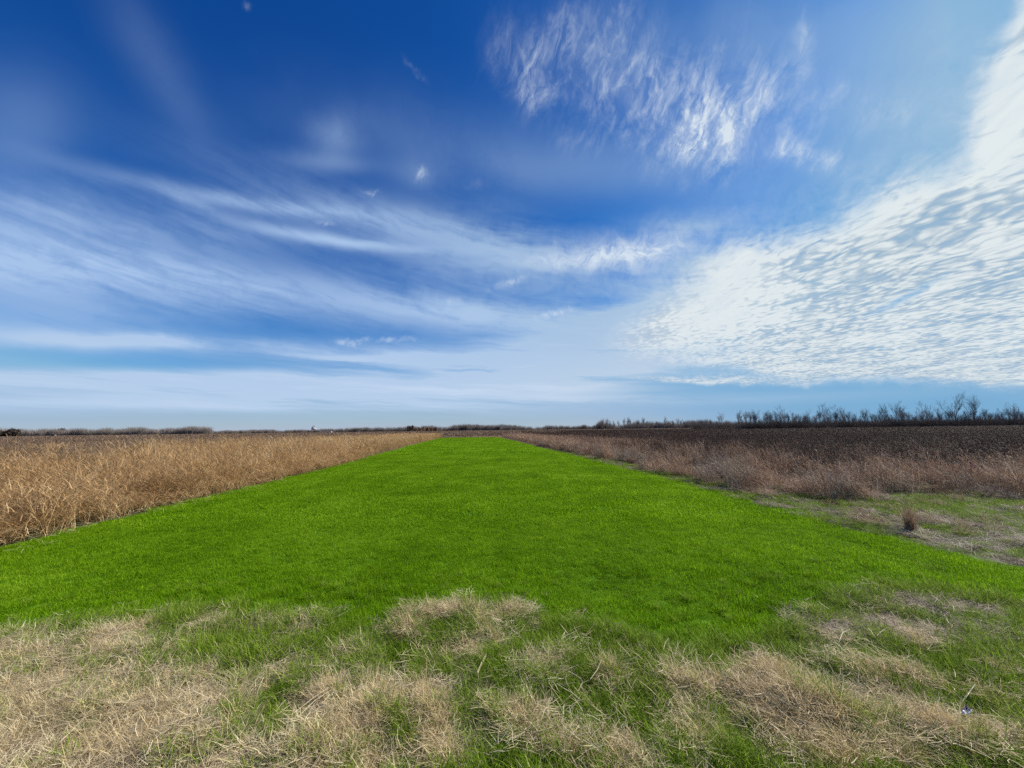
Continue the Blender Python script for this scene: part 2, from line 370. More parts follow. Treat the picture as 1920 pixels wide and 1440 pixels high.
class MB:
    """collects simple solids into one mesh"""
    def __init__(s): s.V, s.F = [], []
    def add(s, V, F):
        n = len(s.V); s.V += [tuple(v) for v in V]; s.F += [tuple(i + n for i in f) for f in F]; return s
    def box(s, x0, x1, y0, y1, z0, z1):
        return s.add([(x0,y0,z0),(x1,y0,z0),(x1,y1,z0),(x0,y1,z0),(x0,y0,z1),(x1,y0,z1),(x1,y1,z1),(x0,y1,z1)],
                     [(3,2,1,0),(4,5,6,7),(0,1,5,4),(1,2,6,5),(2,3,7,6),(3,0,4,7)])
    def tube(s, pts, rad, n=6, cap=True):
        pts = [Vector(p) for p in pts]; m = len(pts)
        if not hasattr(rad, '__len__'): rad = [rad] * m
        V = []
        for i, p in enumerate(pts):
            d = (pts[min(i + 1, m - 1)] - pts[max(i - 1, 0)]).normalized()
            u = d.cross(Vector((0.31, 0.9, 0.2))).normalized(); w = d.cross(u)
            for k in range(n):
                a = 2 * math.pi * k / n; V.append(p + (u * math.cos(a) + w * math.sin(a)) * rad[i])
        F = [(i*n+k, i*n+(k+1)%n, (i+1)*n+(k+1)%n, (i+1)*n+k) for i in range(m-1) for k in range(n)]
        if cap: F += [tuple(range(n - 1, -1, -1)), tuple((m-1)*n + k for k in range(n))]
        return s.add(V, F)
    def lathe(s, prof, cx=0, cy=0, n=20):
        V = [(cx + r * math.cos(2*math.pi*k/n), cy + r * math.sin(2*math.pi*k/n), z) for r, z in prof for k in range(n)]
        F = [(i*n+k, i*n+(k+1)%n, (i+1)*n+(k+1)%n, (i+1)*n+k) for i in range(len(prof)-1) for k in range(n)]
        return s.add(V, F)
    def build(s, name, mat, parent=None, smooth=False):
        return obj(name, mesh_np(name, s.V, s.F, mat, smooth=smooth), parent)

# ------------------------------------------------------------------ materials
def leaf_mat(name, cols, rough=.6, trans=.35, patch=(0.5, .6), spec=.06, val=(.75, 1.25), band=0.0):
    """plant colour: picks between the listed colours by strand, plant and place"""
    m = bpy.data.materials.new(name); m.use_nodes = True; t = m.node_tree; t.nodes.clear()
    at = N(t, 'ShaderNodeAttribute'); at.attribute_name = 'shade'
    oi = N(t, 'ShaderNodeObjectInfo'); ge = N(t, 'ShaderNodeNewGeometry')
    pn = noise(t, ge.outputs['Position'], patch[0], 3, .6)
    f = S(t, at.outputs['Fac']) * .62 + S(t, oi.outputs['Random']) * .30 + (pn - .5) * patch[1] + .04
    if band:
        mb_ = N(t, 'ShaderNodeMapping'); t.links.new(ge.outputs['Position'], mb_.inputs[0]); mb_.inputs['Rotation'].default_value = (0, 0, R(-7)); mb_.inputs['Scale'].default_value = (1.3, .045, 1)
        f = f + (noise(t, mb_.outputs[0], 1.0, 3, .6) - .5) * band
    cr = N(t, 'ShaderNodeValToRGB'); t.links.new(f.clamp().k, cr.inputs[0])
    el = cr.color_ramp.elements
    while len(el) < len(cols): el.new(.5)
    for i, c_ in enumerate(cols):
        el[i].position = i / (len(cols) - 1); el[i].color = (*c_, 1)
    v = (S(t, at.outputs['Fac']) * 7.31)._m('FRACT').smooth(0, 1, *val)
    col = mixc(t, 1.0, cr.outputs[0], vec(t, v, v, v), 'MULTIPLY')
    bs = N(t, 'ShaderNodeBsdfPrincipled'); t.links.new(col, bs.inputs['Base Color'])
    bs.inputs['Roughness'].default_value = rough; bs.inputs['Specular IOR Level'].default_value = spec
    tr = N(t, 'ShaderNodeBsdfTranslucent'); t.links.new(col, tr.inputs[0])
    mx = N(t, 'ShaderNodeMixShader'); mx.inputs[0].default_value = trans
    t.links.new(bs.outputs[0], mx.inputs[1]); t.links.new(tr.outputs[0], mx.inputs[2])
    ou = N(t, 'ShaderNodeOutputMaterial'); t.links.new(mx.outputs[0], ou.inputs[0])
    return m
def flat_mat(name, a, b=None, scale=3.0, rough=.85, bump=.0, detail=4, metal=0.0):
    m = bpy.data.materials.new(name); m.use_nodes = True; t = m.node_tree
    bs = t.nodes['Principled BSDF']; bs.inputs['Roughness'].default_value = rough; bs.inputs['Metallic'].default_value = metal
    ge = N(t, 'ShaderNodeNewGeometry'); n_ = noise(t, ge.outputs['Position'], scale, detail, .6)
    t.links.new(mixc(t, n_.smooth(.3, .7), a, b or tuple(x * .75 for x in a)), bs.inputs['Base Color'])
    if bump:
        bu = N(t, 'ShaderNodeBump'); bu.inputs['Strength'].default_value = bump; t.links.new(n_.k, bu.inputs['Height']); t.links.new(bu.outputs[0], bs.inputs['Normal'])
    return m

GREEN = [(.064, .145, .004), (.140, .285, .004), (.225, .405, .007), (.36, .52, .035)]
m_green = leaf_mat('young_grass', GREEN, trans=.5, patch=(.28, .85), rough=.6, val=(.66, 1.28), band=.32)
m_rough = leaf_mat('rough_grass', [(.08, .15, .010), (.15, .25, .014), (.24, .34, .03), (.42, .46, .14)], trans=.4, patch=(.9, .6))
m_tan = leaf_mat('dry_grass', [(.38, .30, .15), (.62, .515, .28), (.78, .68, .41), (.90, .83, .58)], val=(.82, 1.15), trans=.35, patch=(1.3, .5))
m_tanb = leaf_mat('brown_tussock', [(.31, .215, .105), (.54, .405, .205), (.70, .555, .305), (.85, .73, .48)], trans=.3, patch=(1.3, .5))
m_thatch = leaf_mat('thatch', [(.22, .165, .10), (.41, .32, .195), (.58, .48, .31), (.80, .71, .49)], trans=.2, patch=(1.6, .7))
m_litter = leaf_mat('dead_litter', [(.13, .095, .07), (.24, .185, .14), (.36, .295, .225), (.70, .63, .53)], trans=.15, patch=(1.3, .6))
m_reed = leaf_mat('reed', [(.22, .122, .050), (.40, .245, .110), (.55, .37, .18), (.78, .62, .38)], trans=.35, patch=(.9, .9))
m_weed = leaf_mat('brown_weed', [(.11, .060, .037), (.26, .155, .098), (.43, .285, .19), (.74, .58, .43)], trans=.2, patch=(1.1, 1.0))
m_dark = leaf_mat('dark_weed', [(.036, .022, .016), (.055, .035, .026), (.078, .050, .038), (.115, .078, .06)], trans=.1, patch=(.22, 1.3), val=(.85, 1.15))
m_mid = leaf_mat('grey_brown_weed', [(.095, .062, .042), (.15, .10, .068), (.21, .145, .10), (.34, .25, .17)], trans=.15, patch=(.08, .9))
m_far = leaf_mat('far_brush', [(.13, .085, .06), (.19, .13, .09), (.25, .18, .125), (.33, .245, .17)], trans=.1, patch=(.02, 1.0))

# ground
def ground_mat():
    m = bpy.data.materials.new('ground_soil'); m.use_nodes = True; t = m.node_tree; bs = t.nodes['Principled BSDF']
    ge = N(t, 'ShaderNodeNewGeometry')
    n1 = noise(t, ge.outputs['Position'], 2.2, 6, .65); n2 = noise(t, ge.outputs['Position'], .012, 5, .6); n3 = noise(t, ge.outputs['Position'], 30, 3, .7)
    soil = mixc(t, n1.smooth(.4, .65), (.045, .040, .022), (.05, .085, .02))
    soil = mixc(t, (n3 * n1).smooth(.26, .5), soil, (.11, .09, .06))
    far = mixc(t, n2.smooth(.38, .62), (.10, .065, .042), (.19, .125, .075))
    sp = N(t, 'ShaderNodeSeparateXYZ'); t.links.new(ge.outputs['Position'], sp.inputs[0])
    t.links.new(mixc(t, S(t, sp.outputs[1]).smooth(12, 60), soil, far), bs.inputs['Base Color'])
    bs.inputs['Roughness'].default_value = .95; bs.inputs['Specular IOR Level'].default_value = .1
    return m
def grid_sheet(name, xs, ys, zf, mat):
    X, Y = np.meshgrid(xs, ys); Z = zf(X, Y)
    V = np.stack([X.ravel(), Y.ravel(), Z.ravel()], 1); w = len(xs)
    i, j = np.meshgrid(np.arange(len(ys) - 1), np.arange(w - 1), indexing='ij'); a = (i * w + j).ravel()
    F = np.stack([a, a + 1, a + w + 1, a + w], 1)
    return obj(name, mesh_np(name, V, F, mat, smooth=True))
def graded(a, b, n, k): 
    u = np.linspace(-1, 1, n); return np.sinh(u * k) / math.sinh(k) * b
xs = graded(0, 6000, 341, 8.2)
ys = np.concatenate([[-3000, -800, -200, -60, -20, -8, -3, -1], np.arange(0, 14, .08), 14 + (np.exp(np.linspace(0, 6.4, 90)) - 1) / (math.exp(6.4) - 1) * 8000 + np.linspace(0.1, 60, 90)])
g_ = grid_sheet('ground', xs, ys, lambda x, y: relief(x, y) - .035, ground_mat()); tag(g_, kind='structure')

def strip_mat():
    m = bpy.data.materials.new('green_field'); m.use_nodes = True; t = m.node_tree; bs = t.nodes['Principled BSDF']
    ge = N(t, 'ShaderNodeNewGeometry')
    mp = N(t, 'ShaderNodeMapping'); t.links.new(ge.outputs['Position'], mp.inputs[0]); mp.inputs['Rotation'].default_value = (0, 0, R(-7)); mp.inputs['Scale'].default_value = (1.2, .07, 1)
    n1 = noise(t, mp.outputs[0], 1.0, 4, .6); n2 = noise(t, ge.outputs['Position'], 18, 4, .7)
    c1 = mixc(t, n1.smooth(.35, .65), (.055, .120, .002), (.070, .150, .003))
    t.links.new(mixc(t, n2.smooth(.3, .7), c1, (.07, .18, .006)), bs.inputs['Base Color'])
    bs.inputs['Roughness'].default_value = .9; bs.inputs['Specular IOR Level'].default_value = .1
    return m
V, F = [], []; yy = np.concatenate([np.arange(3.2, 16, .12), 16 + (np.linspace(0, 1, 60) ** 1.8) * 105]); NC = 120
for y in yy:
    a, b = float(edge_l(y)), float(edge_r(y))
    for k in range(NC + 1):
        x = a + (b - a) * k / NC
        V.append((x, y, 0))
V = np.array(V); V[:, 2] = relief(V[:, 0], V[:, 1]) - .004
keep = V[:, 1] > edge_n(V[:, 0]) - .15
F = [(i*(NC+1)+k, i*(NC+1)+k+1, (i+1)*(NC+1)+k+1, (i+1)*(NC+1)+k) for i in range(len(yy)-1) for k in range(NC)]
F = [f for f in F if all(keep[i] for i in f)]
st = obj('green_field', mesh_np('green_field', V, F, strip_mat(), smooth=True)); tag(st, kind='structure')

# ------------------------------------------------------------------ blades, clumps and their scattering
def blades(n, radius, h, lean, curl, width, segs=3, base_ang=None, wind=(0, 0), root_z=0.0, flat=False, rs=None):
    """n tapering, arching strands rooted inside a disc; returns V, F, shade"""
    r = rs or rng
    a = r.random(n) * 2 * math.pi; q = np.sqrt(r.random(n)) * radius
    bx, by = np.cos(a) * q, np.sin(a) * q
    H = h[0] + (h[1] - h[0]) * r.random(n)
    az = r.random(n) * 2 * math.pi
    le = lean[0] + (lean[1] - lean[0]) * r.random(n); cu = curl[0] + (curl[1] - curl[0]) * r.random(n)
    w = width * (.6 + .8 * r.random(n)); fa = az + math.pi / 2 + (r.random(n) - .5) * 1.6
    pts = []; x, y, z = bx.copy(), by.copy(), np.full(n, root_z)
    ang = le.copy(); ds = H / segs
    pts.append((x.copy(), y.copy(), z.copy()))
    for s in range(segs):
        x += np.sin(ang) * np.cos(az) * ds + wind[0] * ds * (s + .5) / segs
        y += np.sin(ang) * np.sin(az) * ds + wind[1] * ds * (s + .5) / segs
        z = z + np.cos(ang) * ds
        pts.append((x.copy(), y.copy(), z.copy())); ang = ang + cu / segs; az = az + (r.random(n) - .5) * .7
    ox, oy = np.cos(fa) * w * .5, np.sin(fa) * w * .5
    V = np.empty((n, segs * 2 + 1, 3))
    for s in range(segs):
        k = 1.0 - .55 * (s / segs) ** 1.5
        V[:, 2 * s, 0] = pts[s][0] - ox * k; V[:, 2 * s, 1] = pts[s][1] - oy * k; V[:, 2 * s, 2] = pts[s][2]
        V[:, 2 * s + 1, 0] = pts[s][0] + ox * k; V[:, 2 * s + 1, 1] = pts[s][1] + oy * k; V[:, 2 * s + 1, 2] = pts[s][2]
    V[:, -1] = np.stack(pts[segs], 1)
    m = segs * 2 + 1; base = np.arange(n) * m; F = []
    for s in range(segs - 1):
        F += np.stack([base + 2*s, base + 2*s + 1, base + 2*s + 3, base + 2*s + 2], 1).tolist()
    F += np.stack([base + 2*segs - 2, base + 2*segs - 1, base + 2*segs], 1).tolist()
    sh = np.repeat(r.random(n), m)
    return V.reshape(-1, 3), F, sh, (pts, az)
def join(parts):
    V, F, Sh, o = [], [], [], 0
    for v, f, s in parts:
        V.append(v); F += [tuple(i + o for i in q) for q in f]; Sh.append(s); o += len(v)
    return np.concatenate(V), F, np.concatenate(Sh)

SRC = {}
def source(kind, meshes, mat):
    c_ = bpy.data.collections.new('src_' + kind)
    for i, (v, f, s) in enumerate(meshes):
        me = mesh_np('%s_plant' % kind, v, f, mat, s)
        o = bpy.data.objects.new('%s_plant_%02d' % (kind, i), me); c_.objects.link(o)
    SRC[kind] = (c_, len(meshes))
def scatter(name, kind, P, label, cat, rot_tilt=.0, scl=(.8, 1.2), sclz=None, spin=math.pi):
    """one object of ground cover: plants of one kind standing at the points P"""
    c_, nv = SRC[kind]; n = len(P)
    me = bpy.data.meshes.new(name); me.vertices.add(n); me.vertices.foreach_set('co', np.asarray(P, np.float32).ravel())
    sc_ = (scl[0] + (scl[1] - scl[0]) * rng.random(n))[:, None] * np.ones(3)
    if sclz is not None: sc_[:, 2] *= sclz
    rt = np.stack([(rng.random(n) - .5) * 2 * rot_tilt, (rng.random(n) - .5) * 2 * rot_tilt, (rng.random(n) - .5) * 2 * spin], 1)
    for nm, tp, d in (('turn', 'FLOAT_VECTOR', rt), ('size', 'FLOAT_VECTOR', sc_)):
        at = me.attributes.new(nm, tp, 'POINT'); at.data.foreach_set('vector', d.astype(np.float32).ravel())
    at = me.attributes.new('pick', 'INT', 'POINT'); at.data.foreach_set('value', rng.integers(0, nv, n).astype(np.int32))
    o = obj(name, me); g = bpy.data.node_groups.new(name, 'GeometryNodeTree')
    g.interface.new_socket('Geometry', in_out='INPUT', socket_type='NodeSocketGeometry'); g.interface.new_socket('Geometry', in_out='OUTPUT', socket_type='NodeSocketGeometry')
    gi, go = N(g, 'NodeGroupInput'), N(g, 'NodeGroupOutput')
    ci = N(g, 'GeometryNodeCollectionInfo'); ci.inputs['Collection'].default_value = c_; ci.inputs['Separate Children'].default_value = True; ci.inputs['Reset Children'].default_value = True
    mp = N(g, 'GeometryNodeMeshToPoints'); g.links.new(gi.outputs[0], mp.inputs[0])
    ip = N(g, 'GeometryNodeInstanceOnPoints'); g.links.new(mp.outputs[0], ip.inputs['Points']); g.links.new(ci.outputs[0], ip.inputs['Instance'])
    ip.inputs['Pick Instance'].default_value = True
    for nm, dt, sk in (('turn', 'FLOAT_VECTOR', 'Rotation'), ('size', 'FLOAT_VECTOR', 'Scale'), ('pick', 'INT', 'Instance Index')):
        a = N(g, 'GeometryNodeInputNamedAttribute', data_type=dt); a.inputs[0].default_value = nm
        if sk == 'Rotation':
            e = N(g, 'FunctionNodeEulerToRotation'); g.links.new(a.outputs[0], e.inputs[0]); g.links.new(e.outputs[0], ip.inputs[sk])
        else: g.links.new(a.outputs[0], ip.inputs[sk])
    g.links.new(ip.outputs[0], go.inputs[0])
    md = o.modifiers.new('scatter', 'NODES'); md.node_group = g
    tag(o, label, cat, kind='stuff'); return o

def B(*a, **k): return blades(*a, **k)[:3]
# young sown grass: near tufts, and broader patches for farther off
source('young_near', [B(165, .11, (.035, .085), (.05, .9), (.2, 1.5), .0036, 3) for _ in range(6)], m_green)
source('young_far', [B(520, .38, (.04, .09), (.05, .6), (.2, 1.1), .010, 2) for _ in range(5)], m_green)
source('young_vfar', [B(380, 1.2, (.08, .14), (.05, .5), (.2, .8), .034, 2) for _ in range(4)], m_green)
source('rough', [B(70, .09, (.10, .24), (.05, .7), (.4, 1.8), .0042, 4) for _ in range(6)], m_rough)
source('dry', [B(90, .12, (.07, .26), (.35, 1.45), (-.2, 1.8), .0038, 4, wind=(.24, .08)) for _ in range(12)], m_tan)
source('tussock', [B(140, .11, (.10, .30), (.15, 1.3), (.0, 1.9), .0031, 4, wind=(-.20, .05)) for _ in range(12)], m_tanb)
def litter(n, rad, ln, w):
    return B(n, rad, ln, (1.25, 1.6), (-.2, .35), w, 3, root_z=.03)
source('litter', [litter(90, .26, (.08, .30), .0042) for _ in range(8)], m_litter)
source('thatch', [litter(70, .22, (.05, .20), .0040) for _ in range(8)], m_thatch)
source('straw', [litter(12, .75, (.08, .32), .0060) for _ in range(8)], m_tan)

def reed_clump(n, rad, h, leafl, lw, wind, bend=.28):
    V, F, s, (pts, az) = blades(n, rad, h, (.0, bend), (.05, bend * 2.6), .0085, 4, wind=wind)
    parts = [(V, F, s)]
    P = np.stack([np.stack(p, 1) for p in pts], 1)          # n, 5, 3
    for k in range(5):                                       # leaves and plume from points up the stalk
        i = rng.integers(0, n, n); t = .25 + .75 * rng.random(n); j = np.minimum((t * 4).astype(int), 3); f = (t * 4 - j)[:, None]
        root = P[i, j] * (1 - f) + P[i, j + 1] * f
        v, ff, ss, _ = blades(n, 0.0, leafl, (.35, 1.2), (.5, 2.0), lw, 3, wind=wind)
        v = v.reshape(n, 7, 3) + root[:, None, :]; v[:, :, 2] = np.maximum(v[:, :, 2], .01)
        parts.append((v.reshape(-1, 3), ff, ss))
    return join(parts)
source('reed', [reed_clump(34, .36, (.7, 1.6), (.22, .60), .0095, (.34, -.08), b_) for b_ in (.3, .35, .4, .5, .6, .7, .9, .45)], m_reed)
source('reed_far', [reed_clump(30, .7, (.9, 1.55), (.25, .55), .020, (.22, -.05)) for _ in range(5)], m_reed)
source('weed', [reed_clump(28, .32, (.35, 1.05), (.12, .36), .0075, (-.30, .0), b_) for b_ in (.3, .4, .5, .6, .7, .8, .5)], m_weed)
source('fluff', [reed_clump(26, .26, (.5, 1.2), (.10, .30), .010, (-.35, .0), b_) for b_ in (.4, .5, .6, .8)], m_litter)
source('weed_far', [reed_clump(26, .6, (.6, 1.1), (.2, .45), .018, (-.2, .0)) for _ in range(5)], m_weed)
source('forb', [reed_clump(32, .5, (.5, 1.4), (.08, .28), .010, (-.08, 0), b_) for b_ in (.2, .3, .4, .5, .3, .6)], m_dark)
source('forb_far', [reed_clump(44, 1.5, (.6, 1.5), (.15, .45), .034, (-.05, 0)) for _ in range(5)], m_dark)
source('mid_weed', [reed_clump(26, .5, (.6, 1.3), (.15, .4), .014, (.12, 0)) for _ in range(6)], m_mid)
source('mid_weed_far', [reed_clump(30, 1.5, (.7, 1.35), (.25, .6), .05, (.1, 0)) for _ in range(5)], m_mid)
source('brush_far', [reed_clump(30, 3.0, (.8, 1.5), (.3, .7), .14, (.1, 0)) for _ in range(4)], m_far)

def pts_in(x0, x1, y0, y1, per_m2):
    c = 1 / math.sqrt(per_m2); X, Y = np.meshgrid(np.arange(x0, x1, c), np.arange(y0, y1, c)); X, Y = X.ravel(), Y.ravel()
    return X + rng.uniform(0, 1.15 * c, len(X)), Y + rng.uniform(0, 1.15 * c, len(Y))
def in_view(x, y, mx=1.5, pad=1.5): return (np.abs(x) < y * mx + pad)
def stack(x, y, dz=0.0): return np.stack([x, y, gz(x, y) + dz], 1)
def in_strip(x, y, m=0.0):
    w_ = wob(x, y) * np.clip((26 - y) / 14, .35, 1)
    return (x > edge_l(y) + m + w_ * .55) & (x < edge_r(y) - m + w_) & (y > edge_n(x) + w_ * .35) & (y < 121)
def tanness(x, y):
    t = esum(TE, x, y, 'w'); left = np.clip((-x - .8) / 2.2, 0, 1) * np.clip((6.0 - y) / 1.4, 0, 1) * .42
    near = np.clip((4.4 - y) / 1.5, 0, 1) * .34
    return t + left + near + (fbm(x, y, 2.4, 41, 4) - .5) * 1.3

# young grass
def lawn(x, y): return .45 + 1.0 * fbm(x, y, 2.3, 121, 3) + .5 * (fbm(x * 1.3, y * .12, 1.0, 123, 3) - .5)
x, y = pts_in(-11, 17, 3.4, 10.5, 74); k = in_strip(x, y) & in_view(x, y)
t_ = np.clip(tanness(x[k], y[k]), 0, 1); x, y = x[k], y[k]; k = rng.random(len(x)) > t_ * .8 * (y < edge_n(x) + .2)
scatter('young_grass', 'young_near', stack(x[k], y[k]), 'bright green young grass of the sown strip, nearest part', 'grass', scl=(.8, 1.2), sclz=lawn(x[k], y[k]))
x, y = pts_in(-24, 22, 10.0, 42, 7.5); k = in_strip(x, y) & in_view(x, y)
scatter('green_grass', 'young_far', stack(x[k], y[k]), 'green grass of the sown strip running away between the dry fields', 'grass', scl=(.8, 1.25), sclz=lawn(x[k], y[k]))
x, y = pts_in(-30, 20, 40, 121, .85); k = in_strip(x, y, .8)
scatter('distant_grass', 'young_vfar', stack(x[k], y[k]), 'far end of the green sown strip', 'grass')

# foreground rough grass and dry grass
x, y = pts_in(-9, 12, 1.6, 8.4, 120); k = (~in_strip(x, y)) & in_view(x, y) & (y < edge_n(x) + .3)
x, y = x[k], y[k]; t_ = tanness(x, y)
mt_ = np.clip(esum(ME, x, y, 'w'), 0, 1); gap = fbm(x, y, 2.6, 131, 3) > .68
k = (rng.random(len(x)) < np.clip(1.25 - t_ * 1.1 - mt_ * .8, .10, 1)) & ~gap
scatter('rough_grass', 'rough', stack(x[k], y[k]), 'longer dull green grass between the dry tussocks in the foreground', 'grass', scl=(.55, 1.15))
k = rng.random(len(x)) < np.clip((t_ - .24) * 1.7, .03, 1); k &= (x < 2.2) | (rng.random(len(x)) < .35)
scatter('dry_grass', 'dry', stack(x[k], y[k], -.02), 'bleached straw coloured grass lying over the foreground', 'grass', scl=(.5, 1.1), spin=1.8)
k = rng.random(len(x)) < np.clip((t_ - .44) * 1.8, 0, 1); k &= (x > -1.6) | (rng.random(len(x)) < .3)
scatter('tussock_grass', 'tussock', stack(x[k], y[k], -.02), 'brown dry tussock grass in mounds across the foreground', 'grass', scl=(.5, 1.1), spin=1.8)
k = rng.random(len(x)) < np.clip((t_ - .18) * .55, .02, .45)
scatter('thatch', 'thatch', stack(x[k], y[k], .03), 'matted dead thatch lying between the foreground grasses', 'dead grass', rot_tilt=.25, scl=(.7, 1.2))
# green volunteers thinly inside the near strip edge
x, y = pts_in(-9, 14, 4, 9, 7); k = in_strip(x, y) & (y < edge_n(x) + 1.2) & in_view(x, y)
scatter('stray_grass', 'rough', stack(x[k], y[k]), 'stray longer grass blades at the near border of the green strip', 'grass', scl=(.4, .8))

# right margin: low rough sward, dead stalks lying
x, y = pts_in(0, 34, 6.0, 46, 34); wd = weed_depth(x, y)
k = (~in_strip(x, y)) & (x > edge_r(y) - 1.0) & (wd < .8) & in_view(x, y) & (rng.random(len(x)) < np.clip(14 / y, .1, 1))
x, y = x[k], y[k]; nn = fbm(x, y, 1.1, 51, 4)
k = rng.random(len(x)) < np.clip((nn - .34) * 4, .25, 1)
scatter('margin_grass', 'rough', stack(x[k], y[k]), 'thin green grass in the mown margin beside the right dry weeds', 'grass', scl=(.6, 1.3), sclz=.6)
k = rng.random(len(x)) < np.clip((.54 - nn) * 1.6, .05, .28)
scatter('margin_litter', 'litter', stack(x[k], y[k]), 'flattened brown stalks strewn along the right margin of the strip', 'dead stalks', scl=(.8, 1.5))
x, y = pts_in(-6, 14, 2.2, 9.0, 70); m_ = esum(ME, x, y, 'w') * 1.25 + (fbm(x, y, 2.5, 61, 4) - .5) * .8
k = in_view(x, y) & (rng.random(len(x)) < np.clip((m_ - .25) * 1.3, .035, .9)) & (~in_strip(x, y, .1))
scatter('dead_stalks', 'litter', stack(x[k], y[k], .01), 'grey brown mat of dead stalks flattened at the right foreground', 'dead stalks', scl=(.6, 1.1))
k = in_view(x, y) & (rng.random(len(x)) < np.clip((m_ + tanness(x, y) * .5) * .08, .004, .09)) & (~in_strip(x, y, .1))
scatter('loose_straw', 'straw', stack(x[k], y[k], .05), 'pale loose straws scattered over the foreground grass', 'straw', rot_tilt=.3, scl=(.5, 1.0))

# left reeds
def left_d(x, y): return edge_l(np.minimum(y, 121)) - x + (fbm(x, y, .9, 71, 3) - .5) * .9
def gold(x, y, d): return np.clip((17 + (fbm(x, y, .12, 93, 3) - .5) * 22 - d) / 6, .04, 1)
x, y = pts_in(-55, -8, 5.5, 36, 5.2); d = left_d(x, y); k = (d > .15) & in_view(x, y, 1.42, 1.0) & (rng.random(len(x)) < gold(x, y, d))
x, y, d = x[k], y[k], d[k]; hs = np.clip(.50 + d * .20, .5, .95) * np.clip(-.25 + 2.1 * fbm(x, y, .75, 81, 3), .35, 1.2)
scatter('tall_dry_grass', 'reed', stack(x, y), 'tall golden dry grass bordering the left of the strip', 'tall grass', rot_tilt=.16, sclz=hs * 1.08, scl=(.8, 1.3), spin=1.1)
x, y = pts_in(-11.5, -8, 5.5, 30, 20); d = left_d(x, y); k = (d > -.25) & (d < .5) & in_view(x, y)
scatter('edge_litter', 'straw', stack(x[k], y[k], .02), 'bent pale stems lying along the left border of the strip', 'straw', rot_tilt=.35, scl=(.8, 1.3))
x, y = pts_in(-60, -10, 34, 124, 1.15); d = left_d(x, y); k = (d > .2) & in_view(x, y, 1.42) & (rng.random(len(x)) < gold(x, y, d))
scatter('far_dry_grass', 'reed_far', stack(x[k], y[k]), 'golden dry grass farther back on the left', 'tall grass', rot_tilt=.1)

x, y = pts_in(-90, -15, 10, 64, 2.0); d = left_d(x, y); k = in_view(x, y, 1.42) & (rng.random(len(x)) > gold(x, y, d)) & (d > 4)
scatter('grey_weeds', 'mid_weed', stack(x[k], y[k]), 'grey brown weeds behind the golden grass on the left', 'weeds', rot_tilt=.08)
x, y = pts_in(-380, -14, 60, 270, .28); d = left_d(x, y); k = in_view(x, y, 1.42) & (d > 9 + 8 * fbm(x, y, .06, 95, 2))
scatter('far_grey_weeds', 'mid_weed_far', stack(x[k], y[k]), 'distant grey brown weeds of the left field', 'weeds')
# right weeds
x, y = pts_in(2, 46, 9, 60, 4.6); wd = weed_depth(x, y) + (fbm(x, y, .6, 101, 3) - .5) * 6.0
k = (wd > .2) & (wd < 4.0 + 5 * fbm(x, y, .15, 103, 2) ) & in_view(x, y, 1.42) & (fbm(x, y, 1.2, 107, 2) > .34) & (x > edge_r(y) + .9)
hs = (np.clip(.45 + wd * .25, .4, 1.05) * np.clip(-.35 + 2.5 * fbm(x, y, .8, 109, 3), .3, 1.35))[k]
scatter('brown_weeds', 'weed', stack(x[k], y[k]), 'tangled brown dry weeds bordering the right margin', 'weeds', rot_tilt=.16, sclz=hs, scl=(.8, 1.25), spin=1.0)
k = (wd > .0) & (x > edge_r(y) + .9) & (wd < 4.0) & in_view(x, y, 1.42) & (fbm(x, y, .7, 111, 3) > .52) & (rng.random(len(x)) < .6)
scatter('pale_plumes', 'fluff', stack(x[k], y[k]), 'pale fluffy seed plumes standing among the brown weeds', 'weeds', rot_tilt=.2, spin=1.0, scl=(.7, 1.2))
x, y = pts_in(2, 40, 7, 24, 2.6); wd = weed_depth(x, y); k = (wd < .6) & (x > edge_r(y) + 1.2) & in_view(x, y, 1.42) & (fbm(x, y, .8, 113, 3) > .47)
scatter('margin_tufts', 'weed', stack(x[k], y[k]), 'low brown tufts scattered over the right margin', 'weeds', rot_tilt=.3, scl=(.3, .8), sclz=.3 + .5 * rng.random(int(k.sum())))
x, y = pts_in(-8, 46, 40, 124, 1.6); wd = weed_depth(x, y); k = (wd > .2) & (wd < 7 + 5 * fbm(x, y, .1, 105, 2))
scatter('far_brown_weeds', 'weed_far', stack(x[k], y[k]), 'brown dry weeds farther along the right side of the strip', 'weeds')
x, y = pts_in(6, 90, 12, 62, 1.9); wd = weed_depth(x, y); k = (wd > 3.5 + 3 * (fbm(x, y, .15, 107, 2) - .5)) & in_view(x, y, 1.42)
scatter('dark_weeds', 'forb', stack(x[k], y[k]), 'dark grey brown weeds filling the right field', 'weeds', rot_tilt=.1, scl=(.8, 1.3), sclz=.6 + .75 * fbm(x[k], y[k], .35, 117, 3))
x, y = pts_in(0, 40, 12, 120, .35); wd = weed_depth(x, y); k = (wd > 5) & (wd < 22) & in_view(x, y, 1.42)
scatter('pale_weeds', 'weed', stack(x[k], y[k]), 'scattered paler weed heads among the dark weeds', 'weeds', scl=(1.0, 1.4))
x, y = pts_in(-10, 330, 58, 250, .30); wd = weed_depth(x, np.minimum(y, 118)); k = (wd > 7) & in_view(x, y, 1.42)
scatter('far_dark_weeds', 'forb_far', stack(x[k], y[k]), 'distant dark weeds in front of the bare trees', 'weeds')
x, y = pts_in(-700, 700, 118, 560, .045); k = in_view(x, y, 1.42) & ~((x > 0) & (y < 250) & (x > .12 * y)) 
scatter('far_brush', 'brush_far', stack(x[k], y[k]), 'low brown brush on the plain beyond the green strip', 'brush')

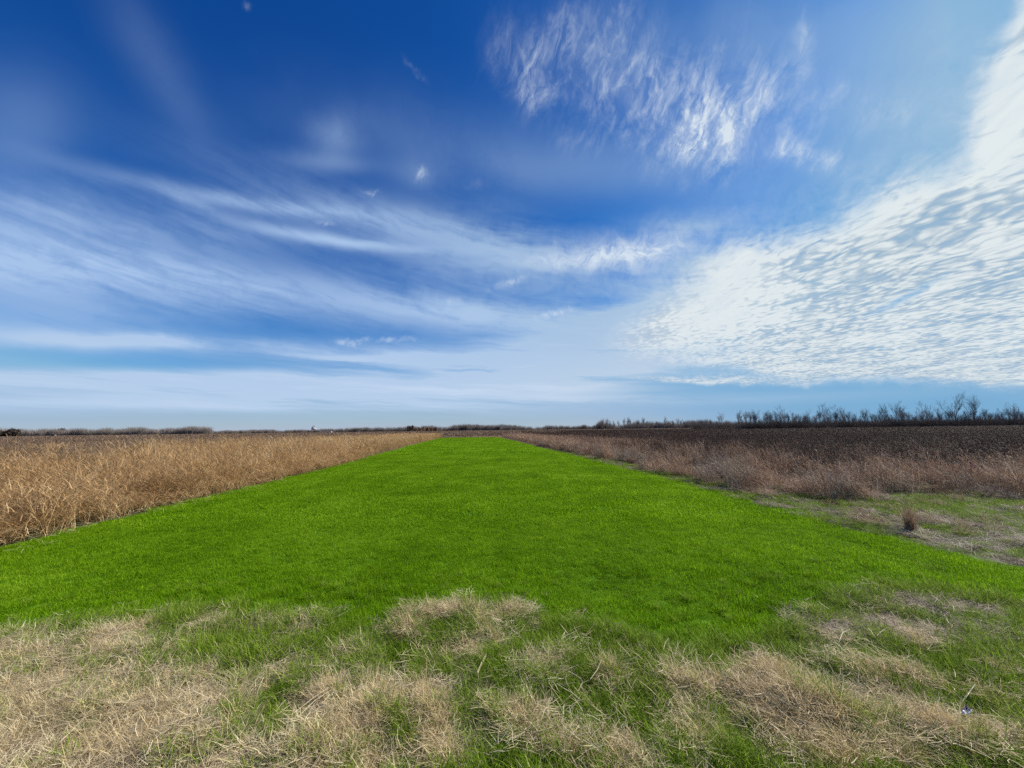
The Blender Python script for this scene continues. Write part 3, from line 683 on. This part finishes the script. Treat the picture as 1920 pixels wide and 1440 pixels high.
# ------------------------------------------------------------------ the pale bank across the plain
m_bank = flat_mat('bank_grass', (.33, .26, .16), (.24, .19, .12), .08)
bk = [(-150, 400), (-60, 480), (15, 560), (100, 690), (190, 860), (330, 1150)]
V, F = [], []
for i, (x, y) in enumerate(bk):
    j0, j1 = max(i - 1, 0), min(i + 1, len(bk) - 1); d = Vector((bk[j1][0] - bk[j0][0], bk[j1][1] - bk[j0][1])).normalized(); n_ = Vector((-d.y, d.x))
    for w_, z_ in ((-9, -.1), (-4, 1.15), (4, 1.15), (9, -.1)): V.append((x + n_.x * w_, y + n_.y * w_, z_))
for i in range(len(bk) - 1):
    for k in range(3): F.append((i*4+k, i*4+k+1, i*4+k+5, i*4+k+4))
b_ = obj('bank', mesh_np('bank', V, F, m_bank)); tag(b_, kind='structure')

# ------------------------------------------------------------------ bare trees
m_bark = flat_mat('bark', (.085, .068, .055), (.13, .105, .085), 1.5)
m_twig = flat_mat('twigs', (.15, .12, .105), (.21, .175, .155), .6)
def bare_tree(h, spread, seed, lean=0.0, forks=5):
    r = random.Random(seed); tr, cr = MB(), MB()
    top = Vector((lean * h * .3, 0, h * .42))
    pts = [Vector((0, 0, -.3)), Vector((r.uniform(-.1, .1), r.uniform(-.1, .1), h * .15)), Vector((lean * h * .12 + r.uniform(-.2, .2), r.uniform(-.2, .2), h * .3)), top]
    r0 = h * .015
    tr.tube(pts, [r0 * 1.25, r0, r0 * .85, r0 * .62], 7)
    def grow(p, d, ln, rad, lev):
        q = [p]; dd = d.copy(); n = 4 if lev < 2 else 3
        for i in range(n):
            dd = (dd + Vector((r.uniform(-.16, .16), r.uniform(-.16, .16), r.uniform(.0, .20)))).normalized(); q.append(q[-1] + dd * ln / n)
        cr.tube(q, [rad * (1 - .62 * i / n) for i in range(n + 1)], 4 if lev < 2 else 3, cap=False)
        if lev >= 4: return
        for k in range((5, 5, 5, 4)[lev]):
            t = r.uniform(.3, 1.0) * n; i = min(int(t), n - 1); pp = q[i].lerp(q[i + 1], t - i)
            a = r.uniform(0, 6.283); out = Vector((math.cos(a), math.sin(a), r.uniform(-.1, .5)))
            nd = (dd * (.9 if lev else .7) + out * r.uniform(.30, .62)).normalized()
            grow(pp, nd, ln * r.uniform(.45, .68), max(rad * .46, .008), lev + 1)
    for k in range(forks):
        a = k * 6.283 / forks + r.uniform(-.5, .5); t = r.uniform(.45, 1.0); p = pts[2].lerp(top, (t - .45) / .55) if t > .45 else pts[2]
        el = r.uniform(.75, 1.9)
        grow(p, Vector((math.cos(a) * spread, math.sin(a) * spread, el)).normalized(), h * r.uniform(.34, .50), r0 * .5, 1)
    grow(top, Vector((lean * .3, 0, 1)), h * .48, r0 * .55, 0 if h > 12 else 1)
    return tr, cr
def tree_thing(name, tr, cr):
    t = empty(name, (0, 0, 0)); tr.build('trunk', m_bark, t); cr.build('crown', m_twig, t); return t
def copy_tree(o, parent=None):
    c = o.copy(); scn.collection.objects.link(c); c.parent = parent
    for ch in list(o.children): copy_tree(ch, c)
    return c
protos = [(tree_thing('bare_tree', *bare_tree(h, sp, sd, ln)), h) for h, sp, sd, ln in
          [(16, .62, 11, .1), (16, .5, 12, -.1), (13, .6, 13, 0), (12, .32, 14, .1), (10, .3, 15, -.1), (9, .45, 16, 0), (8, .15, 17, 0), (8, .22, 18, .1)]]
TOP = [max(v.co.z for c_ in p.children for v in c_.data.vertices) for p, _ in protos]
used = set()
def plant_tree(px, top_y, depth, var, label, group=None, rz=None):
    x, y = at_depth(px, depth); yh = 805 - (px - 960) * .0126
    H = (yh - top_y) / FPX * depth * 1.03 + CAM_H
    p, h0 = protos[var]; h0 = TOP[var]
    if var in used: o = copy_tree(p)
    else: o = p; used.add(var)
    s_ = H / h0; o.location = (x, y, -.1); o.rotation_euler = (0, 0, rng.uniform(0, 6.28) if rz is None else rz); o.scale = (s_, s_, s_)
    tag(o, label, 'tree', group)
    return o
plant_tree(1792, 732, 180, 0, 'tallest bare tree near the right end of the tree line', rz=.4)
plant_tree(1826, 737, 182, 1, 'second tallest bare tree, just right of the tallest one', rz=2.2)
BIG = [(1686, 749, 190, 1, 'broad bare tree standing left of the two tallest trees'), (1662, 752, 192, 3, 'slim bare tree at the left side of the broad bare tree'),
 (1736, 750, 186, 2, 'bare tree between the broad one and the tallest tree'), (1548, 752, 205, 0, 'many branched bare tree in the middle of the right tree line'),
 (1568, 757, 206, 2, 'bare tree directly right of the many branched middle one'), (1583, 759, 207, 3, 'narrow upright bare tree, third of the middle cluster'),
 (1464, 758, 215, 2, 'taller bare tree in the left half of the dark thicket'), (1444, 766, 216, 3, 'round topped bare tree left of the taller one above the thicket'),
 (1416, 767, 220, 4, 'small bare tree near the left end of the dark thicket'), (1514, 766, 210, 2, 'small spreading bare tree between thicket and middle cluster'),
 (1352, 771, 240, 1, 'lone pale spreading tree standing off the left end of the dark thicket'), (1908, 752, 178, 2, 'bare tree at the extreme right edge of the view')]
for px, ty, dp, v, lb in BIG: plant_tree(px, ty, dp, v, lb)
ORD = 'first second third fourth fifth sixth seventh eighth ninth tenth eleventh twelfth thirteenth fourteenth fifteenth sixteenth seventeenth eighteenth nineteenth twentieth twenty-first twenty-second twenty-third twenty-fourth twenty-fifth twenty-sixth twenty-seventh twenty-eighth twenty-ninth thirtieth'.split()
MARKS = [(1380, 'left end of the dark thicket'), (1416, 'small bare tree at the thicket end'), (1464, 'taller tree over the left thicket'), (1514, 'small spreading tree by the middle cluster'),
         (1583, 'narrow tree of the middle cluster'), (1662, 'slim tree beside the broad one'), (1686, 'broad bare tree'), (1736, 'tree midway before the tallest'), (1792, 'tallest bare tree'), (1826, 'second tallest bare tree')]
cnt = {}
for i in range(84):
    px = 1382 + (1945 - 1382) * (i + rng.random()) / 84
    mk = [m for m in MARKS if m[0] <= px][-1][1]; cnt[mk] = cnt.get(mk, 0) + 1
    plant_tree(px, 776 - (px - 1380) * .012 - rng.random() ** 1.8 * 13 + 3, rng.uniform(190, 235) - (px - 1380) * .05, int(rng.integers(4, 8)),
               '%s small bare tree right of the %s' % (ORD[cnt[mk] - 1], mk), 'small bare trees in the right tree line')
for i in range(28):
    px = 1125 + (1345 - 1125) * (i + rng.random()) / 28
    plant_tree(px, 789 - rng.random() ** 1.5 * 9, rng.uniform(330, 420), int(rng.integers(3, 8)), 'thin bare tree before the far right wood, %s from its left end' % ORD[i], 'thin scattered trees before the far right wood')

# thickets and far woods: masses of stems nobody could count
def brush(n, rad, h, w, lean=(.0, .45)):
    a = B(n, rad, h, lean, (-.1, .6), w, 3); b = B(n, rad, (h[0] * .4, h[1] * .62), (.1, .8), (-.2, .9), w * .8, 3); return join([a, b])
m_wood = leaf_mat('hazed_wood_twigs', [(.17, .14, .12), (.21, .18, .16), (.26, .225, .20), (.33, .29, .26)], trans=.15, patch=(.012, .9))  # bare grey twigs, lifted paler: the haze of distance is put into the colour
m_woodr = leaf_mat('thicket_twigs', [(.07, .055, .047), (.10, .08, .068), (.14, .113, .097), (.21, .175, .15)], trans=.1, patch=(.02, .8))
source('thicket', [brush(120, 1.8, (1.8, 6.2), .045) for _ in range(8)], m_woodr)
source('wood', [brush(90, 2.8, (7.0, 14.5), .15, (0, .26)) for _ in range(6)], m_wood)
def along(px0, px1, d0, d1, n):
    P = []
    for i in range(n):
        px = rng.uniform(px0, px1); f = float(fbm(px * .03, d0 * .01, 1.0, 7, 4)); d = d0 + (d1 - d0) * rng.random() ** (1 + 2 * f)
        x, y = at_depth(px, d)
        if rng.random() < 2.3 - 2.2 * f: P.append((x, y, (-(f - .35) * 9 - rng.random() ** 2 * 3.5) * (d0 > 300)))
    return np.array(P)
scatter('thicket', 'thicket', np.concatenate([along(1380, 2050, 176, 226, 1150), along(1300, 1400, 225, 260, 60)]), 'dense dark thicket at the feet of the right trees', 'thicket', scl=(.7, 1.15))
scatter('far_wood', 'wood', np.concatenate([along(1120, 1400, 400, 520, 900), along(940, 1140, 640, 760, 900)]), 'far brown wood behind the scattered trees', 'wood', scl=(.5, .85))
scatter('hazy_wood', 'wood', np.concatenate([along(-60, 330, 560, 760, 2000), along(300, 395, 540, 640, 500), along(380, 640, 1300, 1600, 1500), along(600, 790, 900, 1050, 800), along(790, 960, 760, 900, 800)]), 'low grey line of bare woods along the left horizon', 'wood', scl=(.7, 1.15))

# dense rounded shrubs and the two oval trees
def dense_crown(rx, rz, cz, n, w, seed):
    r = np.random.default_rng(seed); u = r.normal(size=(n, 3)); u /= np.linalg.norm(u, axis=1)[:, None]
    u *= (r.random(n) ** .4)[:, None] * (1 + .25 * np.sin(u[:, :1] * 5 + seed) * np.cos(u[:, 1:2] * 4))
    c_ = u * [rx, rx, rz] + [0, 0, cz]; V, F = [], []
    a = r.normal(size=(n, 3)) * w; b2 = r.normal(size=(n, 3)) * w
    V = np.stack([c_ - a * .5, c_ + a * .5, c_ + b2], 1).reshape(-1, 3); F = np.arange(n * 3).reshape(-1, 3)
    return V, F, np.repeat(r.random(n), 3)
m_dense = leaf_mat('dense_foliage', [(.040, .034, .030), (.055, .045, .040), (.075, .062, .052), (.11, .09, .07)], trans=.05, patch=(.3, .4))
m_oval = leaf_mat('oval_foliage', [(.12, .09, .06), (.16, .12, .085), (.20, .155, .11), (.26, .20, .15)], trans=.05, patch=(.3, .4))
def dense_tree(name, px, depth, rx, rz, cz, label, cat, mat, n=900, w=.5, seed=1, group=None):
    x, y = at_depth(px, depth); t = empty(name, (x, y, 0)); MB().tube([(0, 0, -.2), (.1, 0, cz * .5), (0, .1, cz)], [rx * .09, rx * .07, rx * .04], 7).build('trunk', m_bark, t)
    V, F, sh = dense_crown(rx, rz, cz, n, w, seed); c_ = obj('crown', mesh_np('crown', V, F, mat, sh), t); tag(t, label, cat, group); return t
dense_tree('dense_bush', 23, 400, 4.6, 4.4, 5.0, 'rounded dark bush at the left edge of the view', 'bush', m_dense, 2200, .7, 3)
dense_tree('dense_bush', 3, 398, 4.4, 3.2, 3.6, 'lower dark bush cut by the left edge of the view', 'bush', m_dense, 1800, .7, 4)
dense_tree('oval_tree', 766, 760, 3.2, 5.0, 6.4, 'left one of two oval brown trees on the horizon', 'tree', m_oval, 900, .9, 5)
dense_tree('oval_tree', 773, 762, 3.4, 5.4, 6.8, 'right one of two oval brown trees on the horizon', 'tree', m_oval, 900, .9, 6)
for i, px in enumerate((779, 786, 793, 801, 808, 817)):
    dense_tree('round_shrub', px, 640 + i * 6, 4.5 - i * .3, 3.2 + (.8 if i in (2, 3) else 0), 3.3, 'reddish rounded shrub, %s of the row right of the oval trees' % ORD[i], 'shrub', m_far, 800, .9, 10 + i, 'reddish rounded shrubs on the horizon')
dense_tree('dense_bush', 115, 640, 6, 5, 8, 'small rounded bush top left of the wood line, right of the blind', 'bush', m_dense, 900, 1.0, 7)

# ------------------------------------------------------------------ far buildings
m_white = flat_mat('white_steel', (.78, .77, .75), (.68, .67, .66), .3); m_conc = flat_mat('pale_concrete', (.42, .42, .41), (.34, .34, .34), .2)
m_dsteel = flat_mat('dark_steel', (.09, .10, .12), (.12, .13, .15), .5); m_roof = flat_mat('dark_roof', (.055, .042, .038), (.08, .065, .06), .8)
m_wall = flat_mat('pale_wall', (.62, .58, .52), (.52, .48, .43), .8); m_wood2 = flat_mat('weathered_wood', (.10, .075, .05), (.14, .11, .08), 3)
x, y = at_depth(589, 2600)
e = empty('grain_elevator', (x, y, 0)); tag(e, 'grey and white grain elevator tower with bins on the far horizon', 'grain elevator')
MB().box(-16, -4, -7, 7, 0, 31).box(-14, -6, -5, 5, 31, 36).build('head_house', m_conc, e)
for sx, hh, rr in ((2, 27, 5.2), (11, 21, 5.0), (19, 14, 4.2)):
    MB().lathe([(rr, 0), (rr, hh), (rr * .6, hh + 2), (.3, hh + 3.4)], sx, 0, 18).build('bin', m_white, e)
MB().tube([(-13, 0, 36), (-13, 0, 43)], .9, 6).tube([(-4, 0, 30), (-4, 0, 47)], 1.0, 6).tube([(-4, 0, 44), (2, 0, 31)], .5, 5).tube([(-4, 0, 44), (11, 0, 25)], .5, 5).build('conveyor', m_dsteel, e)
for px, hh in ((601, 26), (604, 24)):
    x, y = at_depth(px, 2500); t = empty('pole', (x, y, 0)); MB().tube([(0, 0, 0), (0, 0, hh)], [.6, .4], 6).build('mast', m_dsteel, t); MB().tube([(-2.5, 0, hh - 2), (2.5, 0, hh - 2)], .35, 5).build('crossarm', m_dsteel, t)
    tag(t, 'thin dark pole right of the grain elevator, %s one of the pair' % ('left' if px == 601 else 'right'), 'pole')
x, y = at_depth(612, 470)
e = empty('farm_shed', (x, y, 0), -.15); tag(e, 'low farm shed with a dark roof out on the left plain', 'shed')
MB().box(-5.5, 5.5, -3, 3, 0, 2.0).build('wall', m_wall, e)
MB().add([(-5.9, -3.5, 1.95), (5.9, -3.5, 1.95), (5.9, 0, 3.1), (-5.9, 0, 3.1), (5.9, 3.5, 1.95), (-5.9, 3.5, 1.95), (-5.9, -3.5, 1.8), (5.9, -3.5, 1.8), (5.9, 3.5, 1.8), (-5.9, 3.5, 1.8)],
         [(0, 1, 2, 3), (3, 2, 4, 5), (6, 7, 1, 0), (9, 5, 4, 8), (1, 7, 8, 4, 2), (0, 3, 5, 9, 6), (6, 9, 8, 7)]).build('roof', m_roof, e)
MB().box(-1.5, 1.5, -3.06, -3.0, .1, 1.8).build('door', m_roof, e)
x, y = at_depth(620, 465); e = empty('stock_trailer', (x, y, 0)); tag(e, 'small white trailer parked at the right end of the low shed', 'trailer')
MB().box(-1.3, 1.3, -1, 1, .5, 2.4).build('body', m_white, e)
for sx in (-.8, .8): MB().tube([(sx, -1.05, .42), (sx, 1.05, .42)], .42, 14).build('wheel', m_roof, e)
x, y = at_depth(101, 330); e = empty('hunting_blind', (x, y, 0), .3); tag(e, 'small dark box blind on legs in the far left field', 'hunting blind')
MB().box(-1.0, 1.0, -1.0, 1.0, 1.3, 3.0).build('cabin', m_wood2, e)
MB().box(-1.2, 1.2, -1.2, 1.2, 3.0, 3.15).build('roof', m_roof, e)
MB().box(-.6, .6, -1.03, -1.0, 2.1, 2.6).build('window', m_dsteel, e)
for sx in (-.9, .9):
    for sy in (-.9, .9): MB().box(sx - .06, sx + .06, sy - .06, sy + .06, 0, 1.3).build('leg', m_wood2, e)

# ------------------------------------------------------------------ things in the right margin
m_stake = flat_mat('stake_wood', (.09, .05, .03), (.14, .09, .05), 20); m_pink = flat_mat('pink_ribbon', (.85, .16, .24), (.75, .12, .2), 20, rough=.5)
x, y = at_depth(1808, 14.6); e = empty('survey_stake', (x, y, 0)); tag(e, 'thin dark stake with a pink ribbon standing in the right weeds', 'stake')
MB().tube([(0, 0, -.1), (.015, 0, .5), (.0, 0, 1.0)], [.014, .013, .012], 6).build('pole', m_stake, e)
V, F = [], []
for i in range(9):
    t = i / 8; V += [(-.012 + .05 * math.sin(t * 5), .012 + .02 * math.sin(t * 9), .99 - t * .34), (.035 + .05 * math.sin(t * 5), -.012 + .02 * math.cos(t * 7), .985 - t * .34)]
for i in range(8): F.append((2*i, 2*i+1, 2*i+3, 2*i+2))
rb = obj('ribbon', mesh_np('ribbon', V, F, m_pink), e); md = rb.modifiers.new('thickness', 'SOLIDIFY'); md.thickness = .003
m_pale = flat_mat('bleached_stalk', (.62, .52, .34), (.48, .38, .23), 12, rough=.6)
x, y = gnd(1560, 936); e = MB().tube([(0, 0, -.05), (.02, 0, .15), (.045, 0, .30)], [.014, .013, .011], 7).build('cut_stalk', m_pale)
e.location = (x, y, 0); tag(e, 'short pale cut stalk standing upright at the edge of the right weeds', 'stalk')
# the lone dry plant
x, y = gnd(1707, 996); e = empty('dry_plant', (x, y, float(gz(x, y)))); tag(e, 'lone upright tuft of brown dry grass in the right margin', 'dry plant')
v1, f1, s1 = join([B(190, .08, (.25, .78), (.0, .34), (.0, .8), .006, 4), B(140, .11, (.15, .45), (.1, .6), (.3, 1.4), .006, 4)])
obj('foliage', mesh_np('foliage', v1, f1, m_weed, s1), e)
MB().tube([(-.03, 0, 0), (-.05, 0, .4), (-.06, 0, .82)], [.006, .005, .003], 5).build('stem', m_pale, e)
v1, f1, s1 = B(40, .05, (.04, .10), (.9, 1.6), (.0, .8), .006, 2); v1 = v1 + np.array([-.06, 0, .80]); obj('seed_head', mesh_np('seed_head', v1, f1, m_litter, s1), e)
x, y = gnd(1697, 1002); e = obj('fluffy_weed', (lambda q: mesh_np('fluffy_weed', q[0], q[1], m_litter, q[2]))(B(120, .08, (.05, .16), (.3, 1.3), (.3, 1.6), .006, 3))); e.location = (x, y, float(gz(x, y))); tag(e, 'pale fluffy weed at the foot of the lone dry tuft', 'weed')

# wrapper lying in the grass
m_wrap = flat_mat('white_wrapper', (.72, .72, .76), (.55, .55, .62), 30, rough=.3); m_purple = flat_mat('purple_print', (.13, .08, .22), (.10, .06, .18), 30, rough=.3)
x, y = gnd(1818, 1372); e = empty('crumpled_wrapper', (x, y, float(gz(x, y)) + .14), .5); tag(e, 'crumpled white and purple wrapper lying in the lower right grass', 'litter')
def crumple(w, d, seed, dz):
    r = random.Random(seed); n = 7; V = [((i / (n-1) - .5) * w, (j / (n-1) - .5) * d, dz + r.uniform(-.012, .018)) for j in range(n) for i in range(n)]
    return V, [(j*n+i, j*n+i+1, (j+1)*n+i+1, (j+1)*n+i) for j in range(n-1) for i in range(n-1)]
for nm, w_, d_, sd, mt, dx in (('sheet', .11, .035, 1, m_wrap, 0), ('printed_panel', .04, .03, 2, m_purple, .02)):
    V, F = crumple(w_, d_, sd, .0 if nm == 'sheet' else .012); o = obj(nm, mesh_np(nm, V, F, mt), e); o.location.x = dx; o.modifiers.new('thickness', 'SOLIDIFY').thickness = .0015

# pale broken stalks lying in the foreground, each where the photo shows it
STALKS = [([(547,1337),(585,1314),(616,1300)], .006, 'long straight pale stalk, lowest of the fan left of centre'),
 ([(556,1344),(590,1318),(622,1303)], .005, 'second long pale stalk of the fan left of centre'),
 ([(603,1320),(618,1308),(636,1305)], .005, 'short arched pale stalk above the fan left of centre'),
 ([(700,1304),(716,1311),(732,1320)], .006, 'pale stalk slanting down to the right, right of the fan'),
 ([(675,1296),(688,1290),(701,1287)], .005, 'short pale stalk above the one slanting down to the right'),
 ([(895,1266),(903,1248),(912,1233)], .005, 'upright pale stalk at the left of the bent pair near centre'),
 ([(896,1270),(912,1232),(932,1252)], .005, 'pale stalk folded into a peak near the centre foreground'),
 ([(1084,1296),(1092,1288),(1106,1286)], .005, 'short hooked pale stalk right of centre'),
 ([(1107,1278),(1120,1268),(1129,1256)], .005, 'crooked pale stalk just above the hooked one right of centre'),
 ([(1321,1256),(1330,1252),(1338,1247)], .006, 'short thick pale stalk in the green right of centre'),
 ([(1262,1241),(1276,1256),(1284,1250)], .005, 'curled pale stalk left of the short thick one'),
 ([(1411,1243),(1428,1240),(1444,1236)], .005, 'pale stalk lying level above the big brown tussock'),
 ([(1804,1309),(1816,1300),(1830,1292)], .008, 'thick bright stalk slanting up at the lower right'),
 ([(1604,1175),(1617,1175),(1630,1176)], .006, 'level white stalk on the dead mat at right'),
 ([(1644,1190),(1652,1187),(1660,1185)], .007, 'short white stalk below the level one on the dead mat'),
 ([(1573,1202),(1580,1192),(1594,1187)], .006, 'angled white stalk at the left end of the dead mat'),
 ([(1788,1255),(1791,1264),(1792,1275)], .005, 'upright pale stalk right of the brown tussocks'),
 ([(1772,1152),(1776,1162),(1780,1172)], .006, 'pale stalk standing in the upper right dead mat'),
 ([(1550,1226),(1556,1223),(1562,1221)], .008, 'stubby white stalk below the left end of the dead mat'),
 ([(482,1300),(490,1282),(495,1276)], .004, 'thin pale stalk rising from the left foreground grass'),
 ([(1244,1226),(1248,1214),(1255,1210)], .005, 'bent pale blade rising from the green by the dark hollow')]
for P_, w_, lb in STALKS:
    Q = []
    for i, (px, py) in enumerate(P_):
        x, y = gnd(px, py, .10); Q.append((x, y, .10 + float(gz(x, y)) * .9 + .02 * i))
    m = MB(); m.tube([(q[0] - Q[1][0], q[1] - Q[1][1], q[2] - Q[1][2]) for q in Q], [w_ * .5, w_ * .6, w_ * .35], 6)
    o = m.build('broken_stalk', m_pale); o.location = Q[1]; tag(o, lb, 'stalk', 'pale broken stalks in the foreground')
